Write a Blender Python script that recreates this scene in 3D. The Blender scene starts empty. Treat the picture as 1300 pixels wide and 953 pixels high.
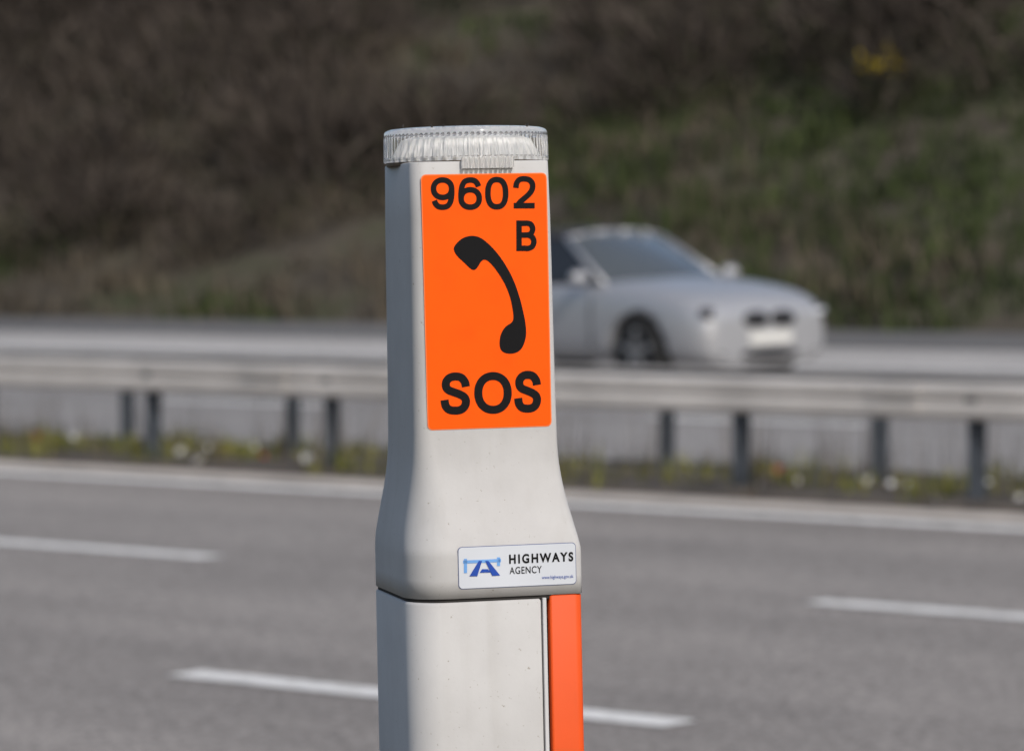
import bpy, bmesh, math, random
import numpy as np
from mathutils import Vector, Matrix, Euler, noise
random.seed(4); rng=np.random.default_rng(7)
scene=bpy.context.scene
COL=scene.collection
# ------------------------------------------------------------------ frame
F=4470.0; H=1.45
RX,RY=0.7843,-0.6204          # road direction (to the right / towards camera)
NX,NY=0.6204,0.7843           # away from camera, across the road
def R(s,d,z=0.0): return (NX*d+RX*s, NY*d+RY*s, z)
ROADANG=math.atan2(RY,RX)
# ------------------------------------------------------------------ materials
def newmat(name):
    m=bpy.data.materials.new(name); m.use_nodes=True
    nt=m.node_tree; b=nt.nodes["Principled BSDF"]
    return m,nt,b
def mat(name,col,rough=0.5,metal=0.0,var=0.08,scale=12,bump=0.0,bscale=80,spec=0.5,coat=0.0,trans=0.0):
    m,nt,b=newmat(name)
    n=nt.nodes; l=nt.links
    tc=n.new("ShaderNodeTexCoord"); nz=n.new("ShaderNodeTexNoise"); nz.inputs["Scale"].default_value=scale; nz.inputs["Detail"].default_value=6
    l.new(tc.outputs["Object"],nz.inputs["Vector"])
    mr=n.new("ShaderNodeMapRange"); mr.inputs[1].default_value=0.3; mr.inputs[2].default_value=0.7
    mr.inputs[3].default_value=1-var; mr.inputs[4].default_value=1+var
    l.new(nz.outputs["Fac"],mr.inputs[0])
    vm=n.new("ShaderNodeVectorMath"); vm.operation='SCALE'; vm.inputs[0].default_value=col[:3]
    l.new(mr.outputs[0],vm.inputs["Scale"]); l.new(vm.outputs[0],b.inputs["Base Color"])
    b.inputs["Roughness"].default_value=rough; b.inputs["Metallic"].default_value=metal
    b.inputs["Specular IOR Level"].default_value=spec
    b.inputs["Coat Weight"].default_value=coat; b.inputs["Transmission Weight"].default_value=trans
    if bump>0:
        n2=n.new("ShaderNodeTexNoise"); n2.inputs["Scale"].default_value=bscale; n2.inputs["Detail"].default_value=4
        l.new(tc.outputs["Object"],n2.inputs["Vector"])
        bp=n.new("ShaderNodeBump"); bp.inputs["Strength"].default_value=bump; bp.inputs["Distance"].default_value=0.01
        l.new(n2.outputs["Fac"],bp.inputs["Height"]); l.new(bp.outputs[0],b.inputs["Normal"])
    return m
def veg(name,c1,c2,rough=0.8,scale=0.5):
    m,nt,b=newmat(name); n=nt.nodes; l=nt.links
    g=n.new("ShaderNodeNewGeometry"); tc=n.new("ShaderNodeTexCoord")
    nz=n.new("ShaderNodeTexNoise"); nz.inputs["Scale"].default_value=scale; nz.inputs["Detail"].default_value=5
    l.new(tc.outputs["Object"],nz.inputs["Vector"])
    ad=n.new("ShaderNodeMath"); ad.operation='ADD'; l.new(nz.outputs["Fac"],ad.inputs[0])
    mu=n.new("ShaderNodeMath"); mu.operation='MULTIPLY_ADD'; mu.inputs[1].default_value=0.7; mu.inputs[2].default_value=-0.35
    l.new(g.outputs["Random Per Island"],mu.inputs[0]); l.new(mu.outputs[0],ad.inputs[1])
    cr=n.new("ShaderNodeValToRGB"); cr.color_ramp.elements[0].position=0.25; cr.color_ramp.elements[1].position=0.75
    cr.color_ramp.elements[0].color=(*c1,1); cr.color_ramp.elements[1].color=(*c2,1)
    l.new(ad.outputs[0],cr.inputs[0]); l.new(cr.outputs[0],b.inputs["Base Color"])
    b.inputs["Roughness"].default_value=rough; b.inputs["Specular IOR Level"].default_value=0.1
    return m
def roadmat(name,base,var=0.12):
    m,nt,b=newmat(name); n=nt.nodes; l=nt.links
    tc=n.new("ShaderNodeTexCoord"); mp=n.new("ShaderNodeMapping"); mp.vector_type='TEXTURE'
    mp.inputs["Rotation"].default_value=(0,0,ROADANG); mp.inputs["Scale"].default_value=(12,0.8,1)
    l.new(tc.outputs["Object"],mp.inputs["Vector"])
    n1=n.new("ShaderNodeTexNoise"); n1.inputs["Scale"].default_value=1.0; n1.inputs["Detail"].default_value=3
    l.new(mp.outputs[0],n1.inputs["Vector"])
    n2=n.new("ShaderNodeTexNoise"); n2.inputs["Scale"].default_value=0.5; n2.inputs["Detail"].default_value=3; l.new(tc.outputs["Object"],n2.inputs["Vector"])
    n3=n.new("ShaderNodeTexVoronoi"); n3.inputs["Scale"].default_value=55; l.new(tc.outputs["Object"],n3.inputs["Vector"])
    def rngn(src,a,b_,lo,hi):
        r=n.new("ShaderNodeMapRange"); r.inputs[1].default_value=a; r.inputs[2].default_value=b_; r.inputs[3].default_value=lo; r.inputs[4].default_value=hi
        l.new(src,r.inputs[0]); return r.outputs[0]
    a=rngn(n1.outputs["Fac"],0.3,0.7,1-var,1+var); c=rngn(n2.outputs["Fac"],0.3,0.7,0.93,1.07); d=rngn(n3.outputs["Color"],0,1,0.5,1.5)
    m1=n.new("ShaderNodeMath"); m1.operation='MULTIPLY'; l.new(a,m1.inputs[0]); l.new(c,m1.inputs[1])
    m2=n.new("ShaderNodeMath"); m2.operation='MULTIPLY'; l.new(m1.outputs[0],m2.inputs[0]); l.new(d,m2.inputs[1])
    vm=n.new("ShaderNodeVectorMath"); vm.operation='SCALE'; vm.inputs[0].default_value=base
    l.new(m2.outputs[0],vm.inputs["Scale"]); l.new(vm.outputs[0],b.inputs["Base Color"])
    b.inputs["Roughness"].default_value=0.85; b.inputs["Specular IOR Level"].default_value=0.3
    return m
def paintmat(name,col,wear=0.45):
    m,nt,b=newmat(name); n=nt.nodes; l=nt.links
    tc=n.new("ShaderNodeTexCoord"); nz=n.new("ShaderNodeTexNoise"); nz.inputs["Scale"].default_value=9; nz.inputs["Detail"].default_value=8
    l.new(tc.outputs["Object"],nz.inputs["Vector"])
    cr=n.new("ShaderNodeValToRGB"); cr.color_ramp.elements[0].position=wear-0.12; cr.color_ramp.elements[1].position=wear+0.1
    cr.color_ramp.elements[0].color=(col[0]*.55,col[1]*.54,col[2]*.52,1); cr.color_ramp.elements[1].color=(*col,1)
    l.new(nz.outputs["Fac"],cr.inputs[0]); l.new(cr.outputs[0],b.inputs["Base Color"]); b.inputs["Roughness"].default_value=0.6
    return m
M_road=roadmat("asphalt",(0.262,0.238,0.218))
M_road2=roadmat("asphalt_far",(0.26,0.245,0.232))
M_shoulder=roadmat("asphalt_pale",(0.40,0.38,0.36),0.1)
M_dark=roadmat("asphalt_dark",(0.14,0.135,0.13))
M_white=paintmat("road_paint",(0.84,0.82,0.78),0.40)
M_worn=paintmat("worn_road_paint",(0.45,0.43,0.40),0.5)
M_chan=mat("dusty_concrete",(0.50,0.45,0.40),0.9,var=0.25,scale=2.5)
M_galv=mat("galvanised_steel",(0.50,0.475,0.45),0.6,0.1,var=0.2,scale=1.6,bump=0.1,bscale=20)
M_galv_shade=mat("galvanised_steel_shaded",(0.30,0.285,0.27),0.7,0.1,var=0.25,scale=1.6)  # darker copy of the steel: shade on the rear beam's back put into its colour
M_post=mat("weathered_steel_post",(0.07,0.08,0.095),0.6,0.3,var=0.3,scale=6)
# ------------------------------------------------------------------ mesh helpers
def obj_from(name,verts,faces,mats,parent=None,smooth=False,fm=None):
    me=bpy.data.meshes.new(name); me.from_pydata([tuple(v) for v in verts],[],faces); me.update()
    if not isinstance(mats,(list,tuple)): mats=[mats]
    for m in mats: me.materials.append(m)
    if fm is not None: me.polygons.foreach_set("material_index",fm)
    if smooth: me.polygons.foreach_set("use_smooth",[True]*len(me.polygons))
    o=bpy.data.objects.new(name,me); COL.objects.link(o)
    if parent: o.parent=parent
    return o
def fixn(o):
    bm=bmesh.new(); bm.from_mesh(o.data); bmesh.ops.recalc_face_normals(bm,faces=bm.faces); bm.to_mesh(o.data); bm.free()
def empty(name,loc=(0,0,0),rot=(0,0,0)):
    e=bpy.data.objects.new(name,None); e.location=loc; e.rotation_euler=rot; COL.objects.link(e); return e
def quads(name,V,mats,fm=None,parent=None):
    N=V.shape[0]; me=bpy.data.meshes.new(name)
    me.vertices.add(N*4); me.vertices.foreach_set("co",V.reshape(-1).astype(np.float32))
    me.loops.add(N*4); me.loops.foreach_set("vertex_index",np.arange(N*4,dtype=np.int32))
    me.polygons.add(N); me.polygons.foreach_set("loop_start",np.arange(0,N*4,4,dtype=np.int32))
    try: me.polygons.foreach_set("loop_total",np.full(N,4,dtype=np.int32))
    except Exception: pass
    for m in mats: me.materials.append(m)
    if fm is not None: me.polygons.foreach_set("material_index",fm.astype(np.int32))
    me.update(calc_edges=True); me.validate()
    o=bpy.data.objects.new(name,me); COL.objects.link(o)
    if parent: o.parent=parent
    return o
def box(name,c,s,m,parent=None,bev=0.0,rot=None):
    bm=bmesh.new(); bmesh.ops.create_cube(bm,size=1.0)
    for v in bm.verts: v.co=Vector((v.co.x*s[0],v.co.y*s[1],v.co.z*s[2]))
    if bev>0: bmesh.ops.bevel(bm,geom=list(bm.edges),offset=bev,segments=3,affect='EDGES',profile=0.5)
    me=bpy.data.meshes.new(name); bm.to_mesh(me); bm.free(); me.materials.append(m)
    o=bpy.data.objects.new(name,me); o.location=c; COL.objects.link(o)
    if rot: o.rotation_euler=rot
    if parent: o.parent=parent
    return o
# ------------------------------------------------------------------ terrain profile
def hprof(d):
    if d<19.3: return 0.0
    if d<34: return (d-19.3)*0.024
    if d<39: return 0.353+(d-34)*0.012
    if d<60: return 0.413+(d-39)*0.42
    return 0.413+21*0.42+(d-60)*0.02
def terr(s,d):
    z=hprof(d)
    if d>39:
        k=min(1,(d-39)/2)
        z+=k*(0.35*noise.noise(Vector((s*0.12,d*0.12,0)))+0.2*noise.noise(Vector((s*0.5,d*0.5,3)))+0.1*noise.noise(Vector((s*1.7,d*1.7,5))))
    return z
sv=[-900,-500,-300,-200,-150,-120]+list(np.arange(-100,20.1,0.6))+[30,50,80,120,200,400,900]
dv=[-900,-300,-100,-40,-15,-5,0,4,8,12,15,16.3,17.5,18.4,19.3,24,29,34,36.5]+list(np.arange(39,62,0.5))+[65,70,80,110,160,260,450,900]
verts=[];faces=[]
for d in dv:
    for s in sv:
        z=terr(s,d)
        if 4.0<d<16.3: z-=0.02
        if 19.3<d<34: z-=0.02
        if d<3.9: z=0.03*noise.noise(Vector((s,d,0))) if d>-5 else 0
        verts.append(R(s,d,z))
ns=len(sv)
for i in range(len(dv)-1):
    for j in range(ns-1):
        faces.append((i*ns+j,i*ns+j+1,(i+1)*ns+j+1,(i+1)*ns+j))
gm,nt,b=newmat("verge_soil_and_grass"); n=nt.nodes; l=nt.links
tc=n.new("ShaderNodeTexCoord"); n1=n.new("ShaderNodeTexNoise"); n1.inputs["Scale"].default_value=0.35; n1.inputs["Detail"].default_value=8; n1.inputs["Roughness"].default_value=0.65
l.new(tc.outputs["Object"],n1.inputs["Vector"])
cr=n.new("ShaderNodeValToRGB"); e=cr.color_ramp.elements
e[0].position=0.3; e[0].color=(0.038,0.032,0.027,1); e[1].position=0.7; e[1].color=(0.05,0.062,0.028,1)
x=cr.color_ramp.elements.new(0.5); x.color=(0.084,0.073,0.057,1)
l.new(n1.outputs["Fac"],cr.inputs[0]); l.new(cr.outputs[0],b.inputs["Base Color"]); b.inputs["Roughness"].default_value=0.95; b.inputs["Specular IOR Level"].default_value=0.1
obj_from("ground",verts,faces,gm,smooth=True)
def strip(name,s0,s1,d0,d1,dz,m,parent=None,step=20,thick=False):
    k=max(1,int((s1-s0)/step)); V=[];Fc=[]
    ds=[d0,d1]
    for i in range(k+1):
        s=s0+(s1-s0)*i/k
        for d in ds: V.append(R(s,d,hprof(d)+dz))
    for i in range(k): Fc.append((2*i,2*i+2,2*i+3,2*i+1))
    return obj_from(name,V,Fc,m,parent)
near=empty("motorway_carriageway"); far=empty("motorway_carriageway.001")
strip("asphalt",-700,500,4.0,16.45,0.0,M_road,near)
strip("asphalt_surface",-700,500,19.3,30.9,0.0,M_road2,far)
strip("hard_shoulder",-700,500,30.9,34.0,0.0,M_shoulder,far)
strip("edge_line",-700,500,15.98,16.24,0.004,M_white,near)
strip("drainage_channel",-700,500,16.40,17.0,0.006,M_chan,near)
strip("shoulder_line",-700,500,5.1,5.3,0.004,M_white,near)
strip("edge_line_median",-700,500,19.7,19.82,0.004,M_worn,far)
strip("edge_line_verge",-700,500,30.45,30.75,0.004,M_white,far)
strip("verge_edging",-700,500,34.0,38.9,0.012,M_dark,far)
def dashes(name,sref,per,ln,d,par):
    V=[];Fc=[]
    for k in range(-30,26):
        s0=sref+k*per
        b0=len(V)
        for (s,dd) in ((s0,d-.09),(s0+ln,d-.09),(s0+ln,d+.09),(s0,d+.09)): V.append(R(s,dd,hprof(dd)+0.005))
        Fc.append((b0,b0+1,b0+2,b0+3))
    obj_from(name,V,Fc,M_white,par)
dashes("lane_dashes_1",-8.07,5.5,2.10,12.22,near)
dashes("lane_dashes_2",-8.40,5.5,2.1,8.80,near)
dashes("lane_dashes_3",-22.5,5.5,2.1,23.3,far)
dashes("lane_dashes_4",-20.1,5.5,2.1,27.0,far)
# ------------------------------------------------------------------ crash barriers
def barrier(name,d0,sgn,sref,mb):
    par=empty(name)
    prof=[(-0.02,0.700),(0.04,0.712),(0.085,0.705),(0.10,0.685),(0.10,0.645),(0.07,0.622),(0.07,0.600),(0.10,0.578),(0.10,0.535),(0.085,0.508),(0.03,0.498),(0.03,0.508),(0.078,0.516),(0.092,0.537),(0.092,0.575),(0.06,0.598),(0.06,0.624),(0.092,0.648),(0.092,0.680),(0.08,0.696),(0.04,0.703),(-0.02,0.690)]
    ss=list(np.arange(-110,45,1.6)); V=[];Fc=[]; k=len(prof)
    for s in ss:
        wob=0.006*math.sin(s*0.9)+0.005*math.sin(s*2.3)
        for (o,z) in prof: V.append(R(s,d0-sgn*(o+wob),z+0.004*math.sin(s*0.7+1)))
    for i in range(len(ss)-1):
        for j in range(k):
            j2=(j+1)%k
            Fc.append((i*k+j,(i+1)*k+j,(i+1)*k+j2,i*k+j2))
    o=obj_from("beam",V,Fc,mb,par); fixn(o)
    V=[];Fc=[]
    zs=[(-.045,-.03),(.004,-.03),(.004,.022),(.045,.022),(.045,.03),(-.004,.03),(-.004,-.022),(-.045,-.022)]
    for kk in range(-60,34):
        s=sref+kk*1.62; b0=len(V); tl=random.uniform(-.012,.012)
        for z in (-0.3,0.67):
            for (a,b_) in zs: V.append(R(s+a+tl*z,d0+b_,z))
        m=len(zs)
        for j in range(m): Fc.append((b0+j,b0+(j+1)%m,b0+m+(j+1)%m,b0+m+j))
        Fc.append(tuple(b0+m+j for j in range(m)))
        b0=len(V)
        for z in (0.56,0.66):
            for (a,o_) in ((-.04,-.02),(.04,-.02),(.04,.062),(-.04,.062)): V.append(R(s+a,d0-sgn*o_-sgn*0.012,z))
        for q in ((0,1,2,3),(4,5,6,7),(0,1,5,4),(1,2,6,5),(2,3,7,6),(3,0,4,7)): Fc.append(tuple(b0+t for t in q))
    o=obj_from("posts",V,Fc,M_post,par); fixn(o)
    V=[];Fc=[]
    for s in np.arange(-108,44,4.86):
        for z0,z1 in ((0.643,0.687),(0.535,0.58)):
            b0=len(V)
            for (a,z) in ((-.16,z0),(.16,z0),(.16,z1),(-.16,z1)): V.append(R(s+a,d0-sgn*0.118,z))
            Fc.append((b0,b0+1,b0+2,b0+3))
            b1=len(V)
            for (a,z) in ((-.16,z0),(.16,z0),(.16,z1),(-.16,z1)): V.append(R(s+a,d0-sgn*0.095,z))
            for q in range(4): Fc.append((b0+q,b0+(q+1)%4,b1+(q+1)%4,b1+q))
    obj_from("splice_plates",V,Fc,mb,par)
    return par
barrier("crash_barrier",17.3,1,-10.32,M_galv)
barrier("crash_barrier",18.45,-1,-11.7,M_galv_shade)
# ------------------------------------------------------------------ vegetation
def blades(base,n,hmin,hmax,wmin,wmax,spread,lean):
    Mn=base.shape[0]; B=np.repeat(base,n,axis=0); N=B.shape[0]
    B=B+np.stack([rng.normal(0,spread,N),rng.normal(0,spread,N),np.zeros(N)],1)
    h=rng.uniform(hmin,hmax,N); w=rng.uniform(wmin,wmax,N); a=rng.uniform(0,2*np.pi,N)
    ld=rng.uniform(0,2*np.pi,N); lm=np.abs(rng.normal(0,lean,N))*h
    t=np.stack([np.cos(a),np.sin(a),np.zeros(N)],1)*w[:,None]/2
    top=B+np.stack([np.cos(ld)*lm,np.sin(ld)*lm,np.sqrt(np.maximum(0.05,1-np.minimum(lm/h,0.9)**2))*h],1)
    B[:,2]-=0.03
    return np.stack([B-t,B+t,top+t*0.3,top-t*0.3],1)
def pts(N,s0,s1,d0,d1,cond=None):
    out=[]
    while len(out)<N:
        s=random.uniform(s0,s1); d=random.uniform(d0,d1)
        if cond and not cond(s,d): continue
        out.append(R(s,d,terr(s,d)))
    return np.array(out)
M_gg=veg("green_grass",(0.026,0.036,0.015),(0.070,0.090,0.034))
M_dg=veg("dead_grass",(0.054,0.046,0.035),(0.135,0.113,0.084))
M_tw=veg("bare_twigs",(0.033,0.027,0.023),(0.098,0.081,0.068))
M_br=veg("bramble_leaves",(0.019,0.021,0.013),(0.055,0.057,0.031))
M_yl=veg("gorse_flowers",(0.25,0.18,0.02),(0.5,0.38,0.03))
def q_(s,d): return s/d      # -1.06 .. -0.58 over the visible part
def gcond(s,d):
    q=q_(s,d); nz=noise.noise(Vector((s*0.22,d*0.3,9)))
    return nz*1.2+ (q+0.86)*2.2-max(0,(d-49))*0.07 > 0.0
def dcond(s,d):
    q=q_(s,d); nz=noise.noise(Vector((s*0.25,d*0.3,19)))
    return nz-(q+0.80)*1.2 > -0.12
A=blades(pts(4000,-78,-10,38.8,57,gcond),8,0.15,0.4,0.04,0.08,0.14,0.5)
B=blades(pts(4200,-78,-10,38.8,57,dcond),8,0.2,0.5,0.03,0.07,0.16,0.6)
V=np.concatenate([A,B]); fm=np.concatenate([np.zeros(len(A)),np.ones(len(B))])
quads("embankment_grass",V,[M_gg,M_dg],fm)
def shrub(c,r,h,n,leaf):
    c=np.array(c); N=n
    a=rng.uniform(0,2*np.pi,N); rr=r*np.sqrt(rng.uniform(0,1,N))
    t=rng.uniform(0,1,N)**0.8
    zc=t*h*(1-0.45*(rr/r)**2)
    P=np.stack([c[0]+rr*np.cos(a),c[1]+rr*np.sin(a),c[2]+zc],1)
    L=rng.uniform(0.25,0.8,N); w=rng.uniform(0.010,0.032,N)
    out=np.stack([np.cos(a)*rr/r,np.sin(a)*rr/r,np.full(N,0.9)],1)+rng.normal(0,0.38,(N,3))
    out/=np.linalg.norm(out,axis=1)[:,None]
    td=rng.normal(0,1,(N,3)); td-= (td*out).sum(1)[:,None]*out; td/=np.linalg.norm(td,axis=1)[:,None]
    t1=td*w[:,None]
    T=P+out*L[:,None]
    tw=np.stack([P-t1,P+t1,T+t1*.3,T-t1*.3],1)
    if leaf>0:
        K=leaf; a=rng.uniform(0,2*np.pi,K); rr=r*rng.uniform(0.2,1,K)**0.5
        ph=rng.uniform(0,1,K)
        C=np.stack([c[0]+rr*np.cos(a),c[1]+rr*np.sin(a),c[2]+ph*h*0.75*(1-0.5*(rr/r)**2)],1)
        u=rng.normal(0,1,(K,3)); u/=np.linalg.norm(u,axis=1)[:,None]; v=np.cross(u,rng.normal(0,1,(K,3))); v/=np.linalg.norm(v,axis=1)[:,None]
        sz=rng.uniform(0.03,0.09,K)[:,None]
        lf=np.stack([C-u*sz,C-v*sz*.6,C+u*sz,C+v*sz*.6],1)
        return tw,lf
    return tw,np.zeros((0,4,3))
TW=[];LF=[]
cnt=0
while cnt<320:
    s=random.uniform(-76,-12); d=random.uniform(41,58.5)
    q=q_(s,d); hgt=(d-39)/22
    thr=1.75*hgt+ (0.35 if q<-0.86 else 0.0)+0.7*noise.noise(Vector((s*0.13,d*0.15,2)))
    if thr<0.62: continue
    r=random.uniform(0.7,1.7); h=random.uniform(0.9,2.6)*(0.6+0.6*hgt)
    z=terr(s,d)-0.1
    tw,lf=shrub(R(s,d,z),r,h,int(190*r),int(110*r) if random.random()<0.6 else 20)
    TW.append(tw);LF.append(lf);cnt+=1
TW=np.concatenate(TW);LF=np.concatenate(LF)
quads("bare_shrubs",np.concatenate([TW,LF]),[M_tw,M_br],np.concatenate([np.zeros(len(TW)),np.ones(len(LF))]))
def locate(px,py):
    for Y in np.arange(38,90,0.1):
        X=(px-650)/F*Y; Z=H-(py-320)/F*Y
        d=NX*X+NY*Y; s=RX*X+RY*Y
        if hprof(d)>=Z: return s,d
s_,d_=locate(1172,112)
tw,lf=shrub(R(s_,d_-1.2,terr(s_,d_-1.2)),0.5,1.3,150,190)
_,fl=shrub(R(s_,d_-1.3,terr(s_,d_-1.3)+0.75),0.38,0.6,10,46)
quads("gorse_bush",np.concatenate([tw,lf,fl*1.0]),[M_tw,M_br,M_yl],np.concatenate([np.zeros(len(tw)),np.ones(len(lf)),np.full(len(fl),2)]))
# central reservation weeds, stems, litter
def mcond(s,d): return noise.noise(Vector((s*0.8,d*0.8,1)))>-0.12
M_mg=veg("weeds",(0.06,0.075,0.015),(0.26,0.25,0.06),scale=2)
M_ms=veg("dry_stems",(0.05,0.04,0.03),(0.13,0.10,0.07),scale=2)
M_soil=mat("median_soil",(0.085,0.07,0.055),0.95,var=0.45,scale=5,bump=0.6,bscale=30)
V=[];Fc=[]
sl=np.arange(-110,45,0.4); dl=[16.95,17.2,17.6,18.0,18.4,18.8,19.2,19.32]
for s in sl:
    for i,d in enumerate(dl):
        V.append(R(s,d,0.012+(0.05*abs(noise.noise(Vector((s*1.5,d*2,0))))+0.02 if 0<i<7 else 0)))
for i in range(len(sl)-1):
    for j in range(len(dl)-1): Fc.append((i*8+j,(i+1)*8+j,(i+1)*8+j+1,i*8+j+1))
obj_from("central_reservation_soil",V,Fc,M_soil,smooth=True)
W1=blades(pts(2400,-70,20,17.1,19.4,mcond),9,0.05,0.18,0.012,0.026,0.06,0.6)
W2=blades(pts(700,-60,15,17.1,19.3),6,0.2,0.5,0.006,0.012,0.05,0.22)
W3=blades(pts(900,-70,20,17.0,19.4),7,0.05,0.15,0.015,0.03,0.05,0.9)
quads("central_reservation_weeds",np.concatenate([W1,W2,W3]),[M_mg,M_ms],np.concatenate([np.zeros(len(W1)),np.ones(len(W2)),np.ones(len(W3))]))
lit=[]; lm=[]
for i in range(190):
    s=random.uniform(-40,5); d=random.uniform(16.9,18.9); c=Vector(R(s,d,0.07)); sz=random.uniform(.02,.055)
    u=Vector((random.gauss(0,1),random.gauss(0,1),random.gauss(0,.5))).normalized()*sz; v=u.cross(Vector((random.gauss(0,1),random.gauss(0,1),random.gauss(0,1)))).normalized()*sz*.7
    lit.append([c-u,c-v,c+u,c+v]); lm.append(0 if random.random()<.7 else (1 if random.random()<.5 else 2))
quads("roadside_litter",np.array([[list(p) for p in q] for q in lit]),[mat("litter_white",(.6,.6,.6)),mat("litter_red",(.4,.05,.04)),mat("litter_blue",(.07,.1,.3))],np.array(lm))
VG=blades(pts(1500,-25,12,-6,3.6),9,0.05,0.16,0.006,0.012,0.06,0.5)
quads("verge_grass",VG,[M_gg],None)
# ------------------------------------------------------------------ SOS post
a=math.radians(14); LEAN=-0.021
PL=Vector((-0.024,4.3,0))
PM=Matrix.Translation(PL)@Matrix.Rotation(LEAN,4,'Y')@Matrix.Rotation(a,4,'Z')
PMI=PM.inverted()
post=empty("emergency_telephone_post"); post.matrix_world=PM
def P(px,py,df):
    o=PMI@Vector((0,0,H)); dr=(PMI.to_3x3()@Vector(((px-650)/F,1,-(py-320)/F)))
    t=(-df-o.y)/dr.y; p=o+dr*t; return p.x,p.z
def zz(py): return H-(py-320)*0.000962
keys=[(208,.0845,.079,.130,.006,.018,.060),(220,.0850,.080,.130,.006,.018,.060),(545,.0875,.083,.130,.006,.020,.060),(575,.0885,.0855,.131,.008,.024,.060),(605,.0915,.0915,.133,.011,.032,.06),(635,.0965,.100,.136,.013,.040,.06),(660,.1010,.109,.138,.012,.046,.06),(680,.1040,.1165,.140,.009,.048,.06),(693,.1050,.120,.140,.007,.048,.06),(746,.1050,.120,.140,.007,.048,.06)]
def section(w,df,db,rr,rl,rb,nseg=12):
    pts_=[]
    for (cx,cy,r,a0) in ((w-rr,-(df-rr),rr,-90),(w-rb,db-rb,rb,0),(-(w-rb),db-rb,rb,90),(-(w-rl),-(df-rl),rl,180)):
        for i in range(nseg+1):
            t=math.radians(a0+90*i/nseg); pts_.append((cx+r*math.cos(t),cy+r*math.sin(t)))
    return pts_
K=np.array(keys,float)
ys=sorted(set(list(np.linspace(208,546,6))+list(np.linspace(546,700,30))+list(np.linspace(700,746,3))))
def cr_i(y,c):
    xs=K[:,0]; v=K[:,c]; i=int(np.clip(np.searchsorted(xs,y)-1,0,len(xs)-2))
    x0,x1=xs[i],xs[i+1]; t=(y-x0)/(x1-x0)
    def sl(k):
        if k<=0 or k>=len(xs)-1: return 0
        a_,b_=(v[k]-v[k-1])/(xs[k]-xs[k-1]),(v[k+1]-v[k])/(xs[k+1]-xs[k])
        return 0 if a_*b_<=0 else 2*a_*b_/(a_+b_)
    m0,m1=sl(i)*(x1-x0),sl(i+1)*(x1-x0)
    return (2*t**3-3*t*t+1)*v[i]+(t**3-2*t*t+t)*m0+(-2*t**3+3*t*t)*v[i+1]+(t**3-t*t)*m1
def loft(name,secs,m,parent,smooth=True):
    V=[];Fc=[];k=len(secs[0][1])
    for z,s in secs:
        for x_,y_ in s: V.append((x_,y_,z))
    for i in range(len(secs)-1):
        for j in range(k):
            j2=(j+1)%k; Fc.append((i*k+j,i*k+j2,(i+1)*k+j2,(i+1)*k+j))
    Fc.append(tuple(range(k))); Fc.append(tuple((len(secs)-1)*k+j for j in range(k)))
    o=obj_from(name,V,Fc,m,parent,smooth); fixn(o)
    for p in o.data.polygons[-2:]: p.use_smooth=False
    return o
pm,nt,b=newmat("weathered_grp_plastic"); n=nt.nodes; l=nt.links
tc=n.new("ShaderNodeTexCoord"); n1=n.new("ShaderNodeTexNoise"); n1.inputs["Scale"].default_value=7; n1.inputs["Detail"].default_value=9; n1.inputs["Roughness"].default_value=0.65
l.new(tc.outputs["Object"],n1.inputs["Vector"])
mp=n.new("ShaderNodeMapping"); mp.inputs["Scale"].default_value=(45,45,1.6); l.new(tc.outputs["Object"],mp.inputs["Vector"])
n2=n.new("ShaderNodeTexNoise"); n2.inputs["Scale"].default_value=1; n2.inputs["Detail"].default_value=4; l.new(mp.outputs[0],n2.inputs["Vector"])
n3=n.new("ShaderNodeTexNoise"); n3.inputs["Scale"].default_value=230; n3.inputs["Detail"].default_value=2; l.new(tc.outputs["Object"],n3.inputs["Vector"])
c1=n.new("ShaderNodeValToRGB"); c1.color_ramp.elements[0].position=.25; c1.color_ramp.elements[0].color=(.445,.438,.432,1); c1.color_ramp.elements[1].position=.62; c1.color_ramp.elements[1].color=(.515,.51,.505,1)
l.new(n1.outputs["Fac"],c1.inputs[0])
c2=n.new("ShaderNodeValToRGB"); c2.color_ramp.elements[0].position=.22; c2.color_ramp.elements[0].color=(.94,.935,.925,1); c2.color_ramp.elements[1].position=.5; c2.color_ramp.elements[1].color=(1,1,1,1)
l.new(n2.outputs["Fac"],c2.inputs[0])
c3=n.new("ShaderNodeValToRGB"); c3.color_ramp.elements[0].position=.22; c3.color_ramp.elements[0].color=(.62,.58,.52,1); c3.color_ramp.elements[1].position=.30; c3.color_ramp.elements[1].color=(1,1,1,1)
l.new(n3.outputs["Fac"],c3.inputs[0])
mx=n.new("ShaderNodeMix"); mx.data_type='RGBA'; mx.blend_type='MULTIPLY'; mx.inputs[0].default_value=1
l.new(c1.outputs[0],mx.inputs[6]); l.new(c2.outputs[0],mx.inputs[7])
mx2=n.new("ShaderNodeMix"); mx2.data_type='RGBA'; mx2.blend_type='MULTIPLY'; mx2.inputs[0].default_value=1
l.new(mx.outputs[2],mx2.inputs[6]); l.new(c3.outputs[0],mx2.inputs[7])
l.new(mx2.outputs[2],b.inputs["Base Color"]); b.inputs["Roughness"].default_value=.6; b.inputs["Specular IOR Level"].default_value=.22
bp=n.new("ShaderNodeBump"); bp.inputs["Strength"].default_value=.05; bp.inputs["Distance"].default_value=.002; l.new(n3.outputs["Fac"],bp.inputs["Height"]); l.new(bp.outputs[0],b.inputs["Normal"])
M_body=pm
M_black=mat("black_vinyl",(.006,.006,.007),.6,var=.1,spec=.12)
M_gap=mat("dark_recess",(.03,.028,.026),.9)
M_orange=mat("orange_door_paint",(.72,.085,.012),.5,var=.07,scale=9,spec=.2)
secs=[(zz(y),section(*[cr_i(y,c) for c in range(1,7)])) for y in ys][::-1]
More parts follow.
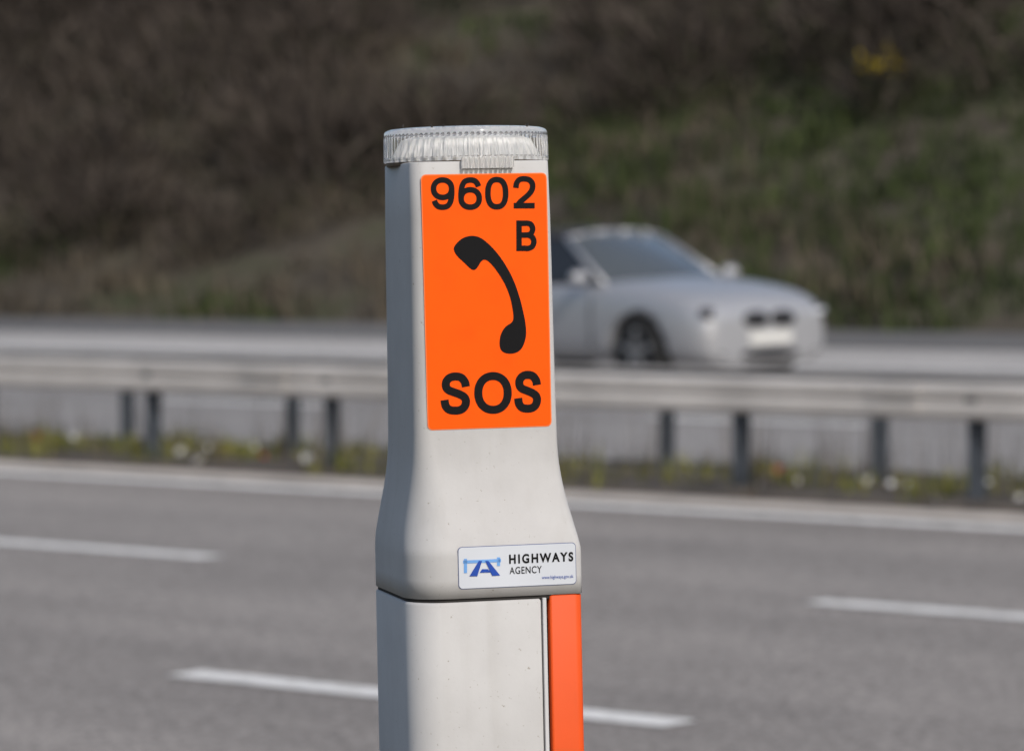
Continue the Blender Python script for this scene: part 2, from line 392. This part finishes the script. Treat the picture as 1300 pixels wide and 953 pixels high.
topz=secs[-1][0]; tk=[cr_i(208,c) for c in range(1,7)]
for dz_,ins in ((.0008,.0006),(.0014,.0018)):
    secs.append((topz+dz_,section(tk[0]-ins,tk[1]-ins,tk[2]-ins,tk[3],tk[4],tk[5])))
loft("head_shell",secs,M_body,post)
L1=section(.1025,.1175,.1375,.006,.046,.058)
loft("seam_gasket",[(zz(751.5),L1),(zz(745),L1)],M_gap,post)
zt=zz(750.5)
def asec(x0,x1,df,db,rr,rl,rb,nseg=10):
    o=[]
    for (cx,cy,r,a0) in ((x1-rr,-(df-rr),rr,-90),(x1-rb,db-rb,rb,0),(x0+rb,db-rb,rb,90),(x0+rl,-(df-rl),rl,180)):
        for i in range(nseg+1):
            t=math.radians(a0+90*i/nseg); o.append((cx+r*math.cos(t),cy+r*math.sin(t)))
    return o
xr=P(688,800,.12)[0]; xo=P(699,800,.12)[0]
loft("cabinet",[(0.06,asec(-.105,xr,.120,.14,.003,.040,.06)),(zt-.003,asec(-.105,xr,.120,.14,.003,.040,.06)),(zt,asec(-.103,xr-.001,.118,.138,.003,.040,.06))],M_body,post)
loft("cabinet_core",[(0.06,asec(xr-.02,.096,.108,.12,.005,.005,.03)),(zt-.002,asec(xr-.02,.096,.108,.12,.005,.005,.03))],M_gap,post)
loft("orange_door",[(0.1,asec(xo,.1045,.1195,.10,.010,.003,.01)),(zt+.002,asec(xo,.1045,.1195,.10,.010,.003,.01)),(zt+.0045,asec(xo+.002,.1025,.1175,.10,.009,.003,.01))],M_orange,post)
loft("door_rim",[(0.1,asec(xr+.0015,xr+.0060,.1215,.09,.001,.001,.001)),(zt+.001,asec(xr+.0015,xr+.0060,.1215,.09,.001,.001,.001))],M_body,post)
box("concrete_plinth",(0,.01,0.03),(.36,.42,.10),mat("concrete",(.35,.34,.32),.9,var=.2),post,.01)
# cap lens: clear ribbed hollow moulding over a pale reflector
def ring(r,n_,amp,ph=0):
    out=[]
    for i in range(n_*4):
        t=2*math.pi*i/(n_*4); k=(0,1,1,0)[i%4]
        out.append(((r+amp*k)*math.cos(t),(r+amp*k)*math.sin(t)))
    return out
NR=88
cyc=0.022; CX=.0058
def capsec(lst,nr=NR): return [(z,[(x_+CX,y_+cyc) for x_,y_ in ring(r,nr,am)]) for z,r,am in lst]
capm,nt,b=newmat("clear_lens_plastic"); n=nt.nodes; l=nt.links
b.inputs["Roughness"].default_value=.06; b.inputs["Transmission Weight"].default_value=.93; b.inputs["IOR"].default_value=1.42
tc=n.new("ShaderNodeTexCoord"); nz=n.new("ShaderNodeTexNoise"); nz.inputs["Scale"].default_value=40; nz.inputs["Detail"].default_value=6; l.new(tc.outputs["Object"],nz.inputs["Vector"])
cr=n.new("ShaderNodeValToRGB"); cr.color_ramp.elements[0].position=.35; cr.color_ramp.elements[0].color=(.90,.90,.89,1); cr.color_ramp.elements[1].position=.55; cr.color_ramp.elements[1].color=(.99,.99,.99,1)
l.new(nz.outputs["Fac"],cr.inputs[0]); l.new(cr.outputs[0],b.inputs["Base Color"])
zc=zz(205)
cap=loft("beacon_lens",capsec([(zc,.1005,0),(zc+.002,.1015,0),(zc+.0045,.1015,0),(zc+.0055,.0985,.0026),(zc+.029,.0980,.0026),(zc+.031,.1005,0),(zc+.036,.1003,0),(zc+.0385,.0985,0),(zc+.0405,.094,0),(zc+.0418,.083,0),(zc+.0428,.055,0),(zc+.0432,.02,0)]),capm,post,smooth=False)
for p in cap.data.polygons: p.use_smooth = p.center.z>zc+.032
M_wp=mat("white_reflector",(.88,.88,.87),.4,var=.04,scale=30)
loft("beacon_core",capsec([(zc+.001,.088,.0),(zc+.004,.086,.004),(zc+.027,.076,.004),(zc+.032,.066,0),(zc+.034,.04,0)],44),M_wp,post,False)
loft("cap_gasket",capsec([(zc-.0045,.0975,0),(zc,.0975,0)]),mat("gasket_brown",(.16,.12,.08),.8),post)
tabz0,tabz1=zz(216),zz(201)
for i in range(11):
    xx=P(588+i*6.2,208,.083)[0]
    box("lens_tab_rib",(xx,-.0835,(tabz0+tabz1)/2),(.0036,.010,tabz1-tabz0),capm,post,.0008)
box("lens_tab_back",((P(585,208,.08)[0]+P(652,208,.08)[0])/2,-.0805,(tabz0+tabz1)/2),(.064,.003,.014),M_wp,post,.0008)
for px_,py_ in ((505,171),(541,165),(556,166),(572,164),(600,164),(640,165),(662,167)):
    x_,z_=P(px_,py_,.02); box("lens_pip",(x_,-0.05,zc+.0418),(.002,.004,.004),M_gap,post,.0005,rot=(0,random.uniform(-.6,.6),0))
# sticker -----------------------------------------------------------
def rrect(x0,x1,z0,z1,r,y,name,m,thick=.0006):
    o=[]
    for cx,cz,a0 in ((x1-r,z1-r,0),(x0+r,z1-r,90),(x0+r,z0+r,180),(x1-r,z0+r,270)):
        for i in range(7):
            t=math.radians(a0+15*i); o.append((cx+r*math.cos(t),cz+r*math.sin(t)))
    k=len(o); V=[(p[0],y,p[1]) for p in o]+[(p[0],y+thick,p[1]) for p in o]
    Fc=[tuple(range(k))]+[(i,(i+1)%k,k+(i+1)%k,k+i) for i in range(k)]
    ob=obj_from(name,V,Fc,m,post); fixn(ob); return ob
sm,nt,b=newmat("fluorescent_orange_vinyl")
b.inputs["Roughness"].default_value=.55; b.inputs["Specular IOR Level"].default_value=.12
n=nt.nodes; l=nt.links
tc=n.new("ShaderNodeTexCoord"); nz=n.new("ShaderNodeTexNoise"); nz.inputs["Scale"].default_value=25; nz.inputs["Detail"].default_value=8; l.new(tc.outputs["Object"],nz.inputs["Vector"])
cr=n.new("ShaderNodeValToRGB"); cr.color_ramp.elements[0].position=.3; cr.color_ramp.elements[0].color=(.97,.096,.001,1); cr.color_ramp.elements[1].position=.55; cr.color_ramp.elements[1].color=(1,.105,.001,1)
l.new(nz.outputs["Fac"],cr.inputs[0]); l.new(cr.outputs[0],b.inputs["Base Color"])
def dfz(z):
    t=(zz(220)-z)/(zz(220)-zz(545)); return cr_i(220+325*min(max(t,0),1),2)
xl=P(534,222,.0805)[0]; xrr=P(694,219,.0805)[0]; xl2=P(543,546,.0835)[0]; xr2=P(700.5,541,.0835)[0]
zt_=P(613,220.5,.0805)[1]; zb_=P(621,543.5,.0835)[1]
def sheet(name,m,off,inset,r):
    N=40; V=[];Fc=[]
    Z1=zt_-inset; Z0=zb_+inset
    for i in range(N+1):
        z=Z1+(Z0-Z1)*(0.5-0.5*math.cos(math.pi*i/N)); t=(zt_-z)/(zt_-zb_)
        L=xl+(xl2-xl)*t+inset; Rr=xrr+(xr2-xrr)*t-inset
        e_=min(Z1-z,z-Z0); k=0 if e_>=r else r-math.sqrt(max(0,r*r-(r-e_)**2))
        V+= [(L+k,-(dfz(z)+off),z),(Rr-k,-(dfz(z)+off),z)]
    for i in range(N): Fc.append((2*i,2*i+2,2*i+3,2*i+1))
    o=obj_from(name,V,Fc,m,post); return o
sheet("sticker_edge",mat("sticker_edge_orange",(.9,.20,.05),.5,spec=.2),.0006,0,.006)
sheet("sticker",sm,.0010,.0014,.005)
def text(s,x0,y0,x1,y1,df,m,name,off=0.012,sx=0.0):
    cu=bpy.data.curves.new(name,'FONT'); cu.body=s; cu.size=1; cu.offset=off; cu.space_character=1+sx; cu.resolution_u=8
    t=bpy.data.objects.new("tmp",cu); COL.objects.link(t)
    dg=bpy.context.evaluated_depsgraph_get(); me=bpy.data.meshes.new_from_object(t.evaluated_get(dg)); bpy.data.objects.remove(t)
    co=np.array([v.co[:] for v in me.vertices]); mn=co.min(0); mxx=co.max(0)
    ax,az=P(x0,y1,df); bx,_=P(x1,y1,df); _,bz=P(x0,y0,df)
    for v in me.vertices:
        u=(v.co.x-mn[0])/(mxx[0]-mn[0]); w_=(v.co.y-mn[1])/(mxx[1]-mn[1])
        v.co=(ax+(bx-ax)*u,-df,az+(bz-az)*w_)
    me.materials.clear(); me.materials.append(m)
    o=bpy.data.objects.new(name,me); COL.objects.link(o); o.parent=post; return o
def crom(p,k=8):
    out=[]
    for i in range(len(p)-1):
        p0=p[max(i-1,0)];p1=p[i];p2=p[i+1];p3=p[min(i+2,len(p)-1)]
        for j in range(k):
            t=j/k
            out.append(tuple(.5*((2*p1[c])+(-p0[c]+p2[c])*t+(2*p0[c]-5*p1[c]+4*p2[c]-p3[c])*t*t+(-p0[c]+3*p1[c]-3*p2[c]+p3[c])*t**3) for c in (0,1)))
    out.append(p[-1]); return out
def glyph(name,strokes,x0,y0,x1,y1,w,df=.082):
    V=[];Fc=[];lay=0
    for st in strokes:
        kind=st[0]; pts_=st[1]; ww=st[2] if len(st)>2 else w
        if kind=='ring':
            cx,cy,rx,ry,ex=pts_; C=[]
            for i in range(64):
                t=2*math.pi*i/64; c,s=math.cos(t),math.sin(t)
                C.append((cx+rx*math.copysign(abs(c)**(2/ex),c),cy+ry*math.copysign(abs(s)**(2/ex),s)))
            closed=True
        else:
            C=crom(pts_) if kind=='c' else pts_; closed=False
        Q=[(x0+w/2+(x1-x0-w)*u,y1-w/2-(y1-y0-w)*v) for u,v in C]
        b0=len(V); m=len(Q)
        for i in range(m):
            if closed: pa,pb=Q[i-1],Q[(i+1)%m]
            else: pa,pb=Q[max(i-1,0)],Q[min(i+1,m-1)]
            tx,ty=pb[0]-pa[0],pb[1]-pa[1]; L=math.hypot(tx,ty) or 1; nx,ny=-ty/L*ww/2,tx/L*ww/2
            for sg in (1,-1):
                X,Z=P(Q[i][0]+sg*nx,Q[i][1]+sg*ny,df); V.append((X,-(dfz(Z)+.0016+.0001*lay),Z))
        for i in range(m if closed else m-1):
            i2=(i+1)%m; Fc.append((b0+2*i,b0+2*i2,b0+2*i2+1,b0+2*i+1))
        lay+=1
    return obj_from(name,V,Fc,M_black,post)
S_=[('c',[(.95,.70),(.90,.84),(.74,.965),(.5,1.0),(.26,.965),(.10,.85),(.09,.70),(.20,.60),(.42,.54),(.68,.475),(.88,.39),(.95,.27),(.89,.12),(.72,.025),(.48,0),(.22,.03),(.07,.14),(.02,.31)])]
N9=[('ring',(.5,.68,.5,.32,2.15)),('c',[(1.0,.66),(1.0,.48),(.94,.22),(.78,.05),(.5,0),(.26,.03),(.12,.12),(.04,.24)])]
def rot(st):
    o=[]
    for s in st:
        if s[0]=='ring': cx,cy,rx,ry,e_=s[1]; o.append(('ring',(1-cx,1-cy,rx,ry,e_)))
        else: o.append((s[0],[(1-x_,1-y_) for x_,y_ in s[1]]))
    return o
N2=[('c',[(.02,.66),(.07,.84),(.22,.965),(.48,1.0),(.76,.965),(.93,.85),(.97,.70),(.90,.55),(.72,.40),(.46,.25),(.24,.12),(.12,-.0)]),('l',[(-.10,0),(1.08,0)])]
B_=[('l',[(0,-.11),(0,1.11)]),('c',[(0,1.0),(.35,1.0),(.58,1.0),(.80,.94),(.90,.77),(.80,.60),(.58,.535),(.35,.53),(0,.53)]),('c',[(0,.53),(.35,.53),(.62,.525),(.88,.44),(.98,.27),(.88,.08),(.62,0),(.35,0),(0,0)])]
sw=7.0
glyph("digit_9",N9,547,225,577,266.5,sw); glyph("digit_6",rot(N9),582,225,612,266.5,sw)
glyph("digit_0",[('ring',(.5,.5,.5,.5,2.4))],616,224.5,645.5,266,sw); glyph("digit_2",N2,651,223.5,680.5,264.5,sw)
glyph("letter_b",B_,655.5,280,681.5,318.5,6.8)
glyph("letter_s",S_,558.5,472.5,598,526,10.2,.083); glyph("letter_o",[('ring',(.5,.5,.5,.5,2.15))],602,472,649.5,525,10.2,.083); glyph("letter_s2",S_,652,470.5,688,523.5,10.2,.083)
hp=[(575,316),(579,309),(587,302),(597,299),(606,300),(614,304),(627,316),(640,333),(651,353),(659,375),(664,395),(667,410),(668,424),(666,434),(662,443),(655,448),(646,449),(638,447),(634,441),(634,430),(637,420),(643,413),(649,410),(652,405),(651,394),(648,378),(641,360),(631,344),(622,333),(616,329),(611,331),(607,338),(603,343),(598,342),(589,333),(580,325)]
def smoothpoly(pp,it=2):
    for _ in range(it):
        q=[]
        for i in range(len(pp)):
            p0=pp[i];p1=pp[(i+1)%len(pp)]
            q.append((p0[0]*.75+p1[0]*.25,p0[1]*.75+p1[1]*.25)); q.append((p0[0]*.25+p1[0]*.75,p0[1]*.25+p1[1]*.75))
        pp=q
    return pp
def poly(name,pp,df,m,onst,off=.0016):
    L=[P(x_,y_,df) for x_,y_ in pp]
    V=[(x_,-(dfz(z_)+off) if onst else -df,z_) for x_,z_ in L]
    bm=bmesh.new(); vs=[bm.verts.new(v) for v in V]; f=bm.faces.new(vs); bmesh.ops.triangulate(bm,faces=[f])
    me=bpy.data.meshes.new(name); bm.to_mesh(me); bm.free(); me.materials.append(m)
    o=bpy.data.objects.new(name,me); COL.objects.link(o); o.parent=post; return o
poly("handset_symbol",smoothpoly(hp),.082,M_black,True)
M_lab=mat("label_white",(.60,.63,.68),.5,var=.04,spec=.2); M_lb=mat("label_border",(.10,.13,.25),.4); M_b1=mat("logo_blue",(.02,.07,.36),.5,spec=.2); M_b2=mat("logo_light_blue",(.16,.36,.72),.5,spec=.2)
d0=.1203
lx0,lz0=P(582,746.5,d0); lx1,_=P(732,746.5,d0); lz1=P(657,691,d0)[1]; lz0=P(657,744.5,d0)[1]
rrect(lx0,lx1,lz0,lz1,.005,-d0-.0002,"label_rim",M_lb)
rrect(lx0+.0008,lx1-.0008,lz0+.0008,lz1-.0008,.0045,-d0-.0008,"label",M_lab)
dd=d0+.0013
text("HIGHWAYS",646.5,703.5,728,715.5,dd,M_black,"label_text_1",.036,.32)
text("AGENCY",647,719.5,688,728.5,dd,M_black,"label_text_2",.006,.1)
text("www.highways.gov.uk",688,730.5,728,736,dd,M_b1,"label_text_3",.0)
for nm,pp,m in (("logo_bar",[(588,711),(636,709),(636,713),(588,715)],M_b2),("logo_post_1",[(589,709),(593,709),(593,727),(589,727)],M_b2),("logo_post_2",[(631,707),(635,707),(635,718),(631,718)],M_b2)):
    poly(nm,pp,dd,m,False)
poly("logo_road_1",[(608,711.5),(612,711.5),(606,731),(596,731)],dd+.0004,M_b1,False)
poly("logo_road_2",[(616,711.5),(620,711.5),(635,730),(625,730.5)],dd+.0004,M_b1,False)
poly("logo_road_3",[(612,722),(619,722),(624,726),(609,726.5)],dd+.0004,M_b1,False)
# ------------------------------------------------------------------ car
cd=27.75; cs=-20.78
car=empty("silver_convertible_car",R(cs,cd,hprof(cd)-0.01),(math.atan(.024),0,ROADANG-math.radians(11)))
car.scale=(1.05,1.05,1.05)
M_paint=mat("silver_car_paint",(.40,.405,.425),.36,.35,var=.03,coat=.3)
M_glass=mat("car_glass",(.085,.095,.10),.08,0,var=.05,spec=.9)
M_glass2=mat("car_side_glass",(.025,.027,.030),.06,0,var=.05,spec=.6)
M_roof=mat("soft_top_fabric",(.03,.028,.03),.8)
M_tyre=mat("tyre_rubber",(.02,.02,.02),.8); M_rim=mat("alloy_wheel",(.30,.30,.31),.4,.7)
M_lamp=mat("headlamp",(.50,.52,.56),.12,.0,spec=.9,coat=1); M_trim=mat("black_trim",(.015,.015,.017),.5,spec=.3)
M_plate=mat("number_plate",(.62,.62,.60),.4)
st=[(-2.16,.66,.38,.80,.84),(-2.08,.80,.27,.92,.97),(-1.7,.855,.22,.96,1.00),(-1.0,.875,.20,.95,.98),(-.2,.875,.20,.93,.96),(.5,.875,.20,.925,.96),(.95,.872,.20,.915,.985),(1.4,.868,.20,.875,.955),(1.8,.855,.20,.82,.90),(2.04,.81,.19,.755,.83),(2.16,.735,.19,.68,.74),(2.20,.66,.22,.61,.66)]
V=[];Fc=[]
for (x_,hw,zb,bl,tp) in st:
    half=[(0,zb),(hw*.78,zb),(hw*.96,zb+.07),(hw,zb+.22),(hw*1.0,(zb+bl)/2+.06),(hw*.985,bl-.10),(hw*.94,bl-.01),(hw*.78,bl*.35+tp*.65),(hw*.42,tp),(0,tp+.01)]
    sec=half+[(-y_,z_) for y_,z_ in half[-2:0:-1]]
    for y_,z_ in sec: V.append((x_,y_,z_))
k=len(sec)
for i in range(len(st)-1):
    for j in range(k):
        j2=(j+1)%k; Fc.append((i*k+j,i*k+j2,(i+1)*k+j2,(i+1)*k+j))
Fc.append(tuple(range(k))); Fc.append(tuple((len(st)-1)*k+j for j in range(k)))
body=obj_from("body",V,Fc,M_paint,None,True); fixn(body)
def cyl(name,r,w,c,m,parent=None,seg=40,bev=0.0):
    bm=bmesh.new(); bmesh.ops.create_cone(bm,cap_ends=True,segments=seg,radius1=r,radius2=r,depth=w)
    bmesh.ops.rotate(bm,verts=bm.verts,cent=(0,0,0),matrix=Matrix.Rotation(math.pi/2,3,'X'))
    if bev>0: bmesh.ops.bevel(bm,geom=[e for e in bm.edges if len(e.link_faces)==2 and any(len(f.verts)>4 for f in e.link_faces)],offset=bev,segments=3,affect='EDGES')
    me=bpy.data.meshes.new(name); bm.to_mesh(me); bm.free(); me.materials.append(m)
    o=bpy.data.objects.new(name,me); o.location=c; COL.objects.link(o)
    if parent: o.parent=parent
    return o
ms=body.modifiers.new("s",'SUBSURF'); ms.levels=2; ms.render_levels=2
cuts=[]
WX=(1.38,-1.30)
for xw in WX:
    for sy in (-1,1):
        c=cyl("cut",.365,.36,(xw,sy*.80,.33),M_trim); cuts.append(c)
        mb=body.modifiers.new("b",'BOOLEAN'); mb.operation='DIFFERENCE'; mb.object=c; mb.solver='EXACT'
bpy.context.view_layer.update(); dg=bpy.context.evaluated_depsgraph_get()
me=bpy.data.meshes.new_from_object(body.evaluated_get(dg)); body.modifiers.clear(); body.data=me; body.parent=car
me.materials.clear(); me.materials.append(M_paint)
for c in cuts: bpy.data.objects.remove(c)
for xw in WX:
    for sy in (-1,1):
        cyl("tyre",.32,.20,(xw,sy*.775,.32),M_tyre,car,48,.03)
        cyl("rim",.225,.02,(xw,sy*.872,.32),M_trim,car,40)
        for q in range(5):
            t=q*2*math.pi/5+.3; box("spoke",(xw+.11*math.cos(t),sy*.884,.32+.11*math.sin(t)),(.22,.012,.05),M_rim,car,.004,rot=(0,-t,0))
        cyl("rim_lip",.235,.012,(xw,sy*.868,.32),M_rim,car,40)
        cyl("hub",.045,.02,(xw,sy*.888,.32),M_rim,car,20)
GV=[(.86,-.755,.915),(1.10,-.40,.965),(1.15,0,.975),(1.10,.40,.965),(.86,.755,.915),
    (.16,-.60,1.345),(.22,-.32,1.39),(.24,0,1.40),(.22,.32,1.39),(.16,.60,1.345),
    (-.30,-.61,1.375),(-.30,-.30,1.43),(-.30,0,1.44),(-.30,.30,1.43),(-.30,.61,1.375),
    (-.85,-.57,1.32),(-.88,-.30,1.37),(-.90,0,1.385),(-.88,.30,1.37),(-.85,.57,1.32),
    (-1.50,-.66,.96),(-1.58,-.35,.985),(-1.60,0,.99),(-1.58,.35,.985),(-1.50,.66,.96),
    (-.30,-.80,.92),(-.30,.80,.92),(-1.0,-.78,.94),(-1.0,.78,.94)]
GF=[];GM=[]
for r_ in range(4):
    for j in range(4):
        GF.append((r_*5+j,r_*5+j+1,(r_+1)*5+j+1,(r_+1)*5+j)); GM.append(0 if r_==0 else 1)
for (f,mi) in (((0,5,10,25),2),((25,10,15,27),2),((27,15,20),1),((4,26,14,9),2),((26,28,19,14),2),((28,24,19),1)):
    GF.append(f); GM.append(mi)
gh=obj_from("cabin",GV,GF,[M_glass,M_roof,M_glass2],car,False,GM); fixn(gh)
for p in gh.data.polygons:
    if p.material_index<2: p.use_smooth=True
def bar(name,p,q,r,m):
    p=Vector(p);q=Vector(q); d_=q-p
    bm=bmesh.new(); bmesh.ops.create_cone(bm,cap_ends=True,segments=10,radius1=r,radius2=r,depth=d_.length)
    me=bpy.data.meshes.new(name); bm.to_mesh(me); bm.free(); me.materials.append(m)
    for pp in me.polygons: pp.use_smooth=True
    o=bpy.data.objects.new(name,me); o.location=(p+q)/2; o.rotation_mode='QUATERNION'; o.rotation_quaternion=d_.to_track_quat('Z','Y'); COL.objects.link(o); o.parent=car
for sy in (-1,1):
    bar("a_pillar",(.86,sy*.755,.915),(.16,sy*.60,1.345),.024,M_paint)
    bar("roof_rail",(.16,sy*.60,1.345),(-.30,sy*.61,1.375),.02,M_roof)
    bar("b_pillar",(-.30,sy*.80,.92),(-.32,sy*.61,1.375),.022,M_trim)
    bar("belt_trim",(.86,sy*.765,.925),(-1.0,sy*.79,.945),.014,M_trim)
hd=GV[5:10]
for i in range(4): bar("header",hd[i],hd[i+1],.016,M_paint)
bar("wiper",(1.04,-.35,.975),(.92,.25,1.06),.008,M_trim); bar("wiper",(1.06,.2,.98),(.90,.66,1.0),.008,M_trim)
def ell(name,c,s,m,rot=(0,0,0)):
    bm=bmesh.new(); bmesh.ops.create_uvsphere(bm,u_segments=24,v_segments=14,radius=1)
    for v in bm.verts: v.co=Vector((v.co.x*s[0],v.co.y*s[1],v.co.z*s[2]))
    me=bpy.data.meshes.new(name); bm.to_mesh(me); bm.free(); me.materials.append(m)
    for pp in me.polygons: pp.use_smooth=True
    o=bpy.data.objects.new(name,me); o.location=c; o.rotation_euler=rot; COL.objects.link(o); o.parent=car
for sy in (-1,1):
    ell("headlamp_housing",(2.055,sy*.595,.655),(.105,.205,.062),M_trim,(sy*.12,.25,-sy*.55))
    ell("headlamp",(2.075,sy*.61,.657),(.11,.165,.050),M_lamp,(sy*.12,.25,-sy*.55))
    ell("grille",(2.155,sy*.165,.605),(.095,.180,.080),M_trim)
    ell("fog_intake",(2.10,sy*.56,.31),(.09,.14,.05),M_trim)
    ell("door_mirror",(.72,sy*.95,.99),(.075,.10,.065),M_paint)
    bar("mirror_arm",(.72,sy*.80,.93),(.72,sy*.90,.96),.02,M_trim)
    box("door_handle",(-.25,sy*.882,.76),(.16,.02,.025),M_paint,car,.006)
    for xx in (.78,-.52): box("door_gap",(xx,sy*.8755,.60),(.008,.006,.52),M_trim,car)
ell("lower_intake",(2.14,0,.30),(.09,.46,.06),M_trim)
box("number_plate",(2.205,0,.44),(.015,.52,.11),M_plate,car,.004)
# ------------------------------------------------------------------ light
el=math.radians(38); vx,vy=0.45,-0.89
az=math.atan2(vx,vy)
w=bpy.data.worlds.new("World"); scene.world=w; w.use_nodes=True
nt=w.node_tree; sky=nt.nodes.new("ShaderNodeTexSky"); sky.sky_type='NISHITA'; sky.sun_disc=False
sky.sun_elevation=el; sky.sun_rotation=az; sky.dust_density=2.5
bg=nt.nodes["Background"]; bg.inputs["Strength"].default_value=0.125; nt.links.new(sky.outputs[0],bg.inputs[0])
sd=bpy.data.lights.new("sun",'SUN'); sd.energy=2.35; sd.angle=math.radians(.8); sd.color=(1,.96,.90)
so=bpy.data.objects.new("sun",sd); COL.objects.link(so)
dv_=Vector((vx*math.cos(el),vy*math.cos(el),math.sin(el)))
so.rotation_euler=dv_.to_track_quat('Z','Y').to_euler()
# ------------------------------------------------------------------ camera
cam=bpy.data.cameras.new("camera"); co_=bpy.data.objects.new("camera",cam); COL.objects.link(co_)
co_.location=(0,0,H); co_.rotation_euler=(math.radians(90),0,0)
cam.sensor_width=36; cam.lens=F/1300*36; cam.shift_y=-(476.5-320)/1300
cam.clip_end=3000; cam.dof.use_dof=True; cam.dof.focus_distance=4.19; cam.dof.aperture_fstop=5.6
scene.camera=co_
scene.view_settings.view_transform='Standard'; scene.view_settings.look='None'; scene.view_settings.exposure=0
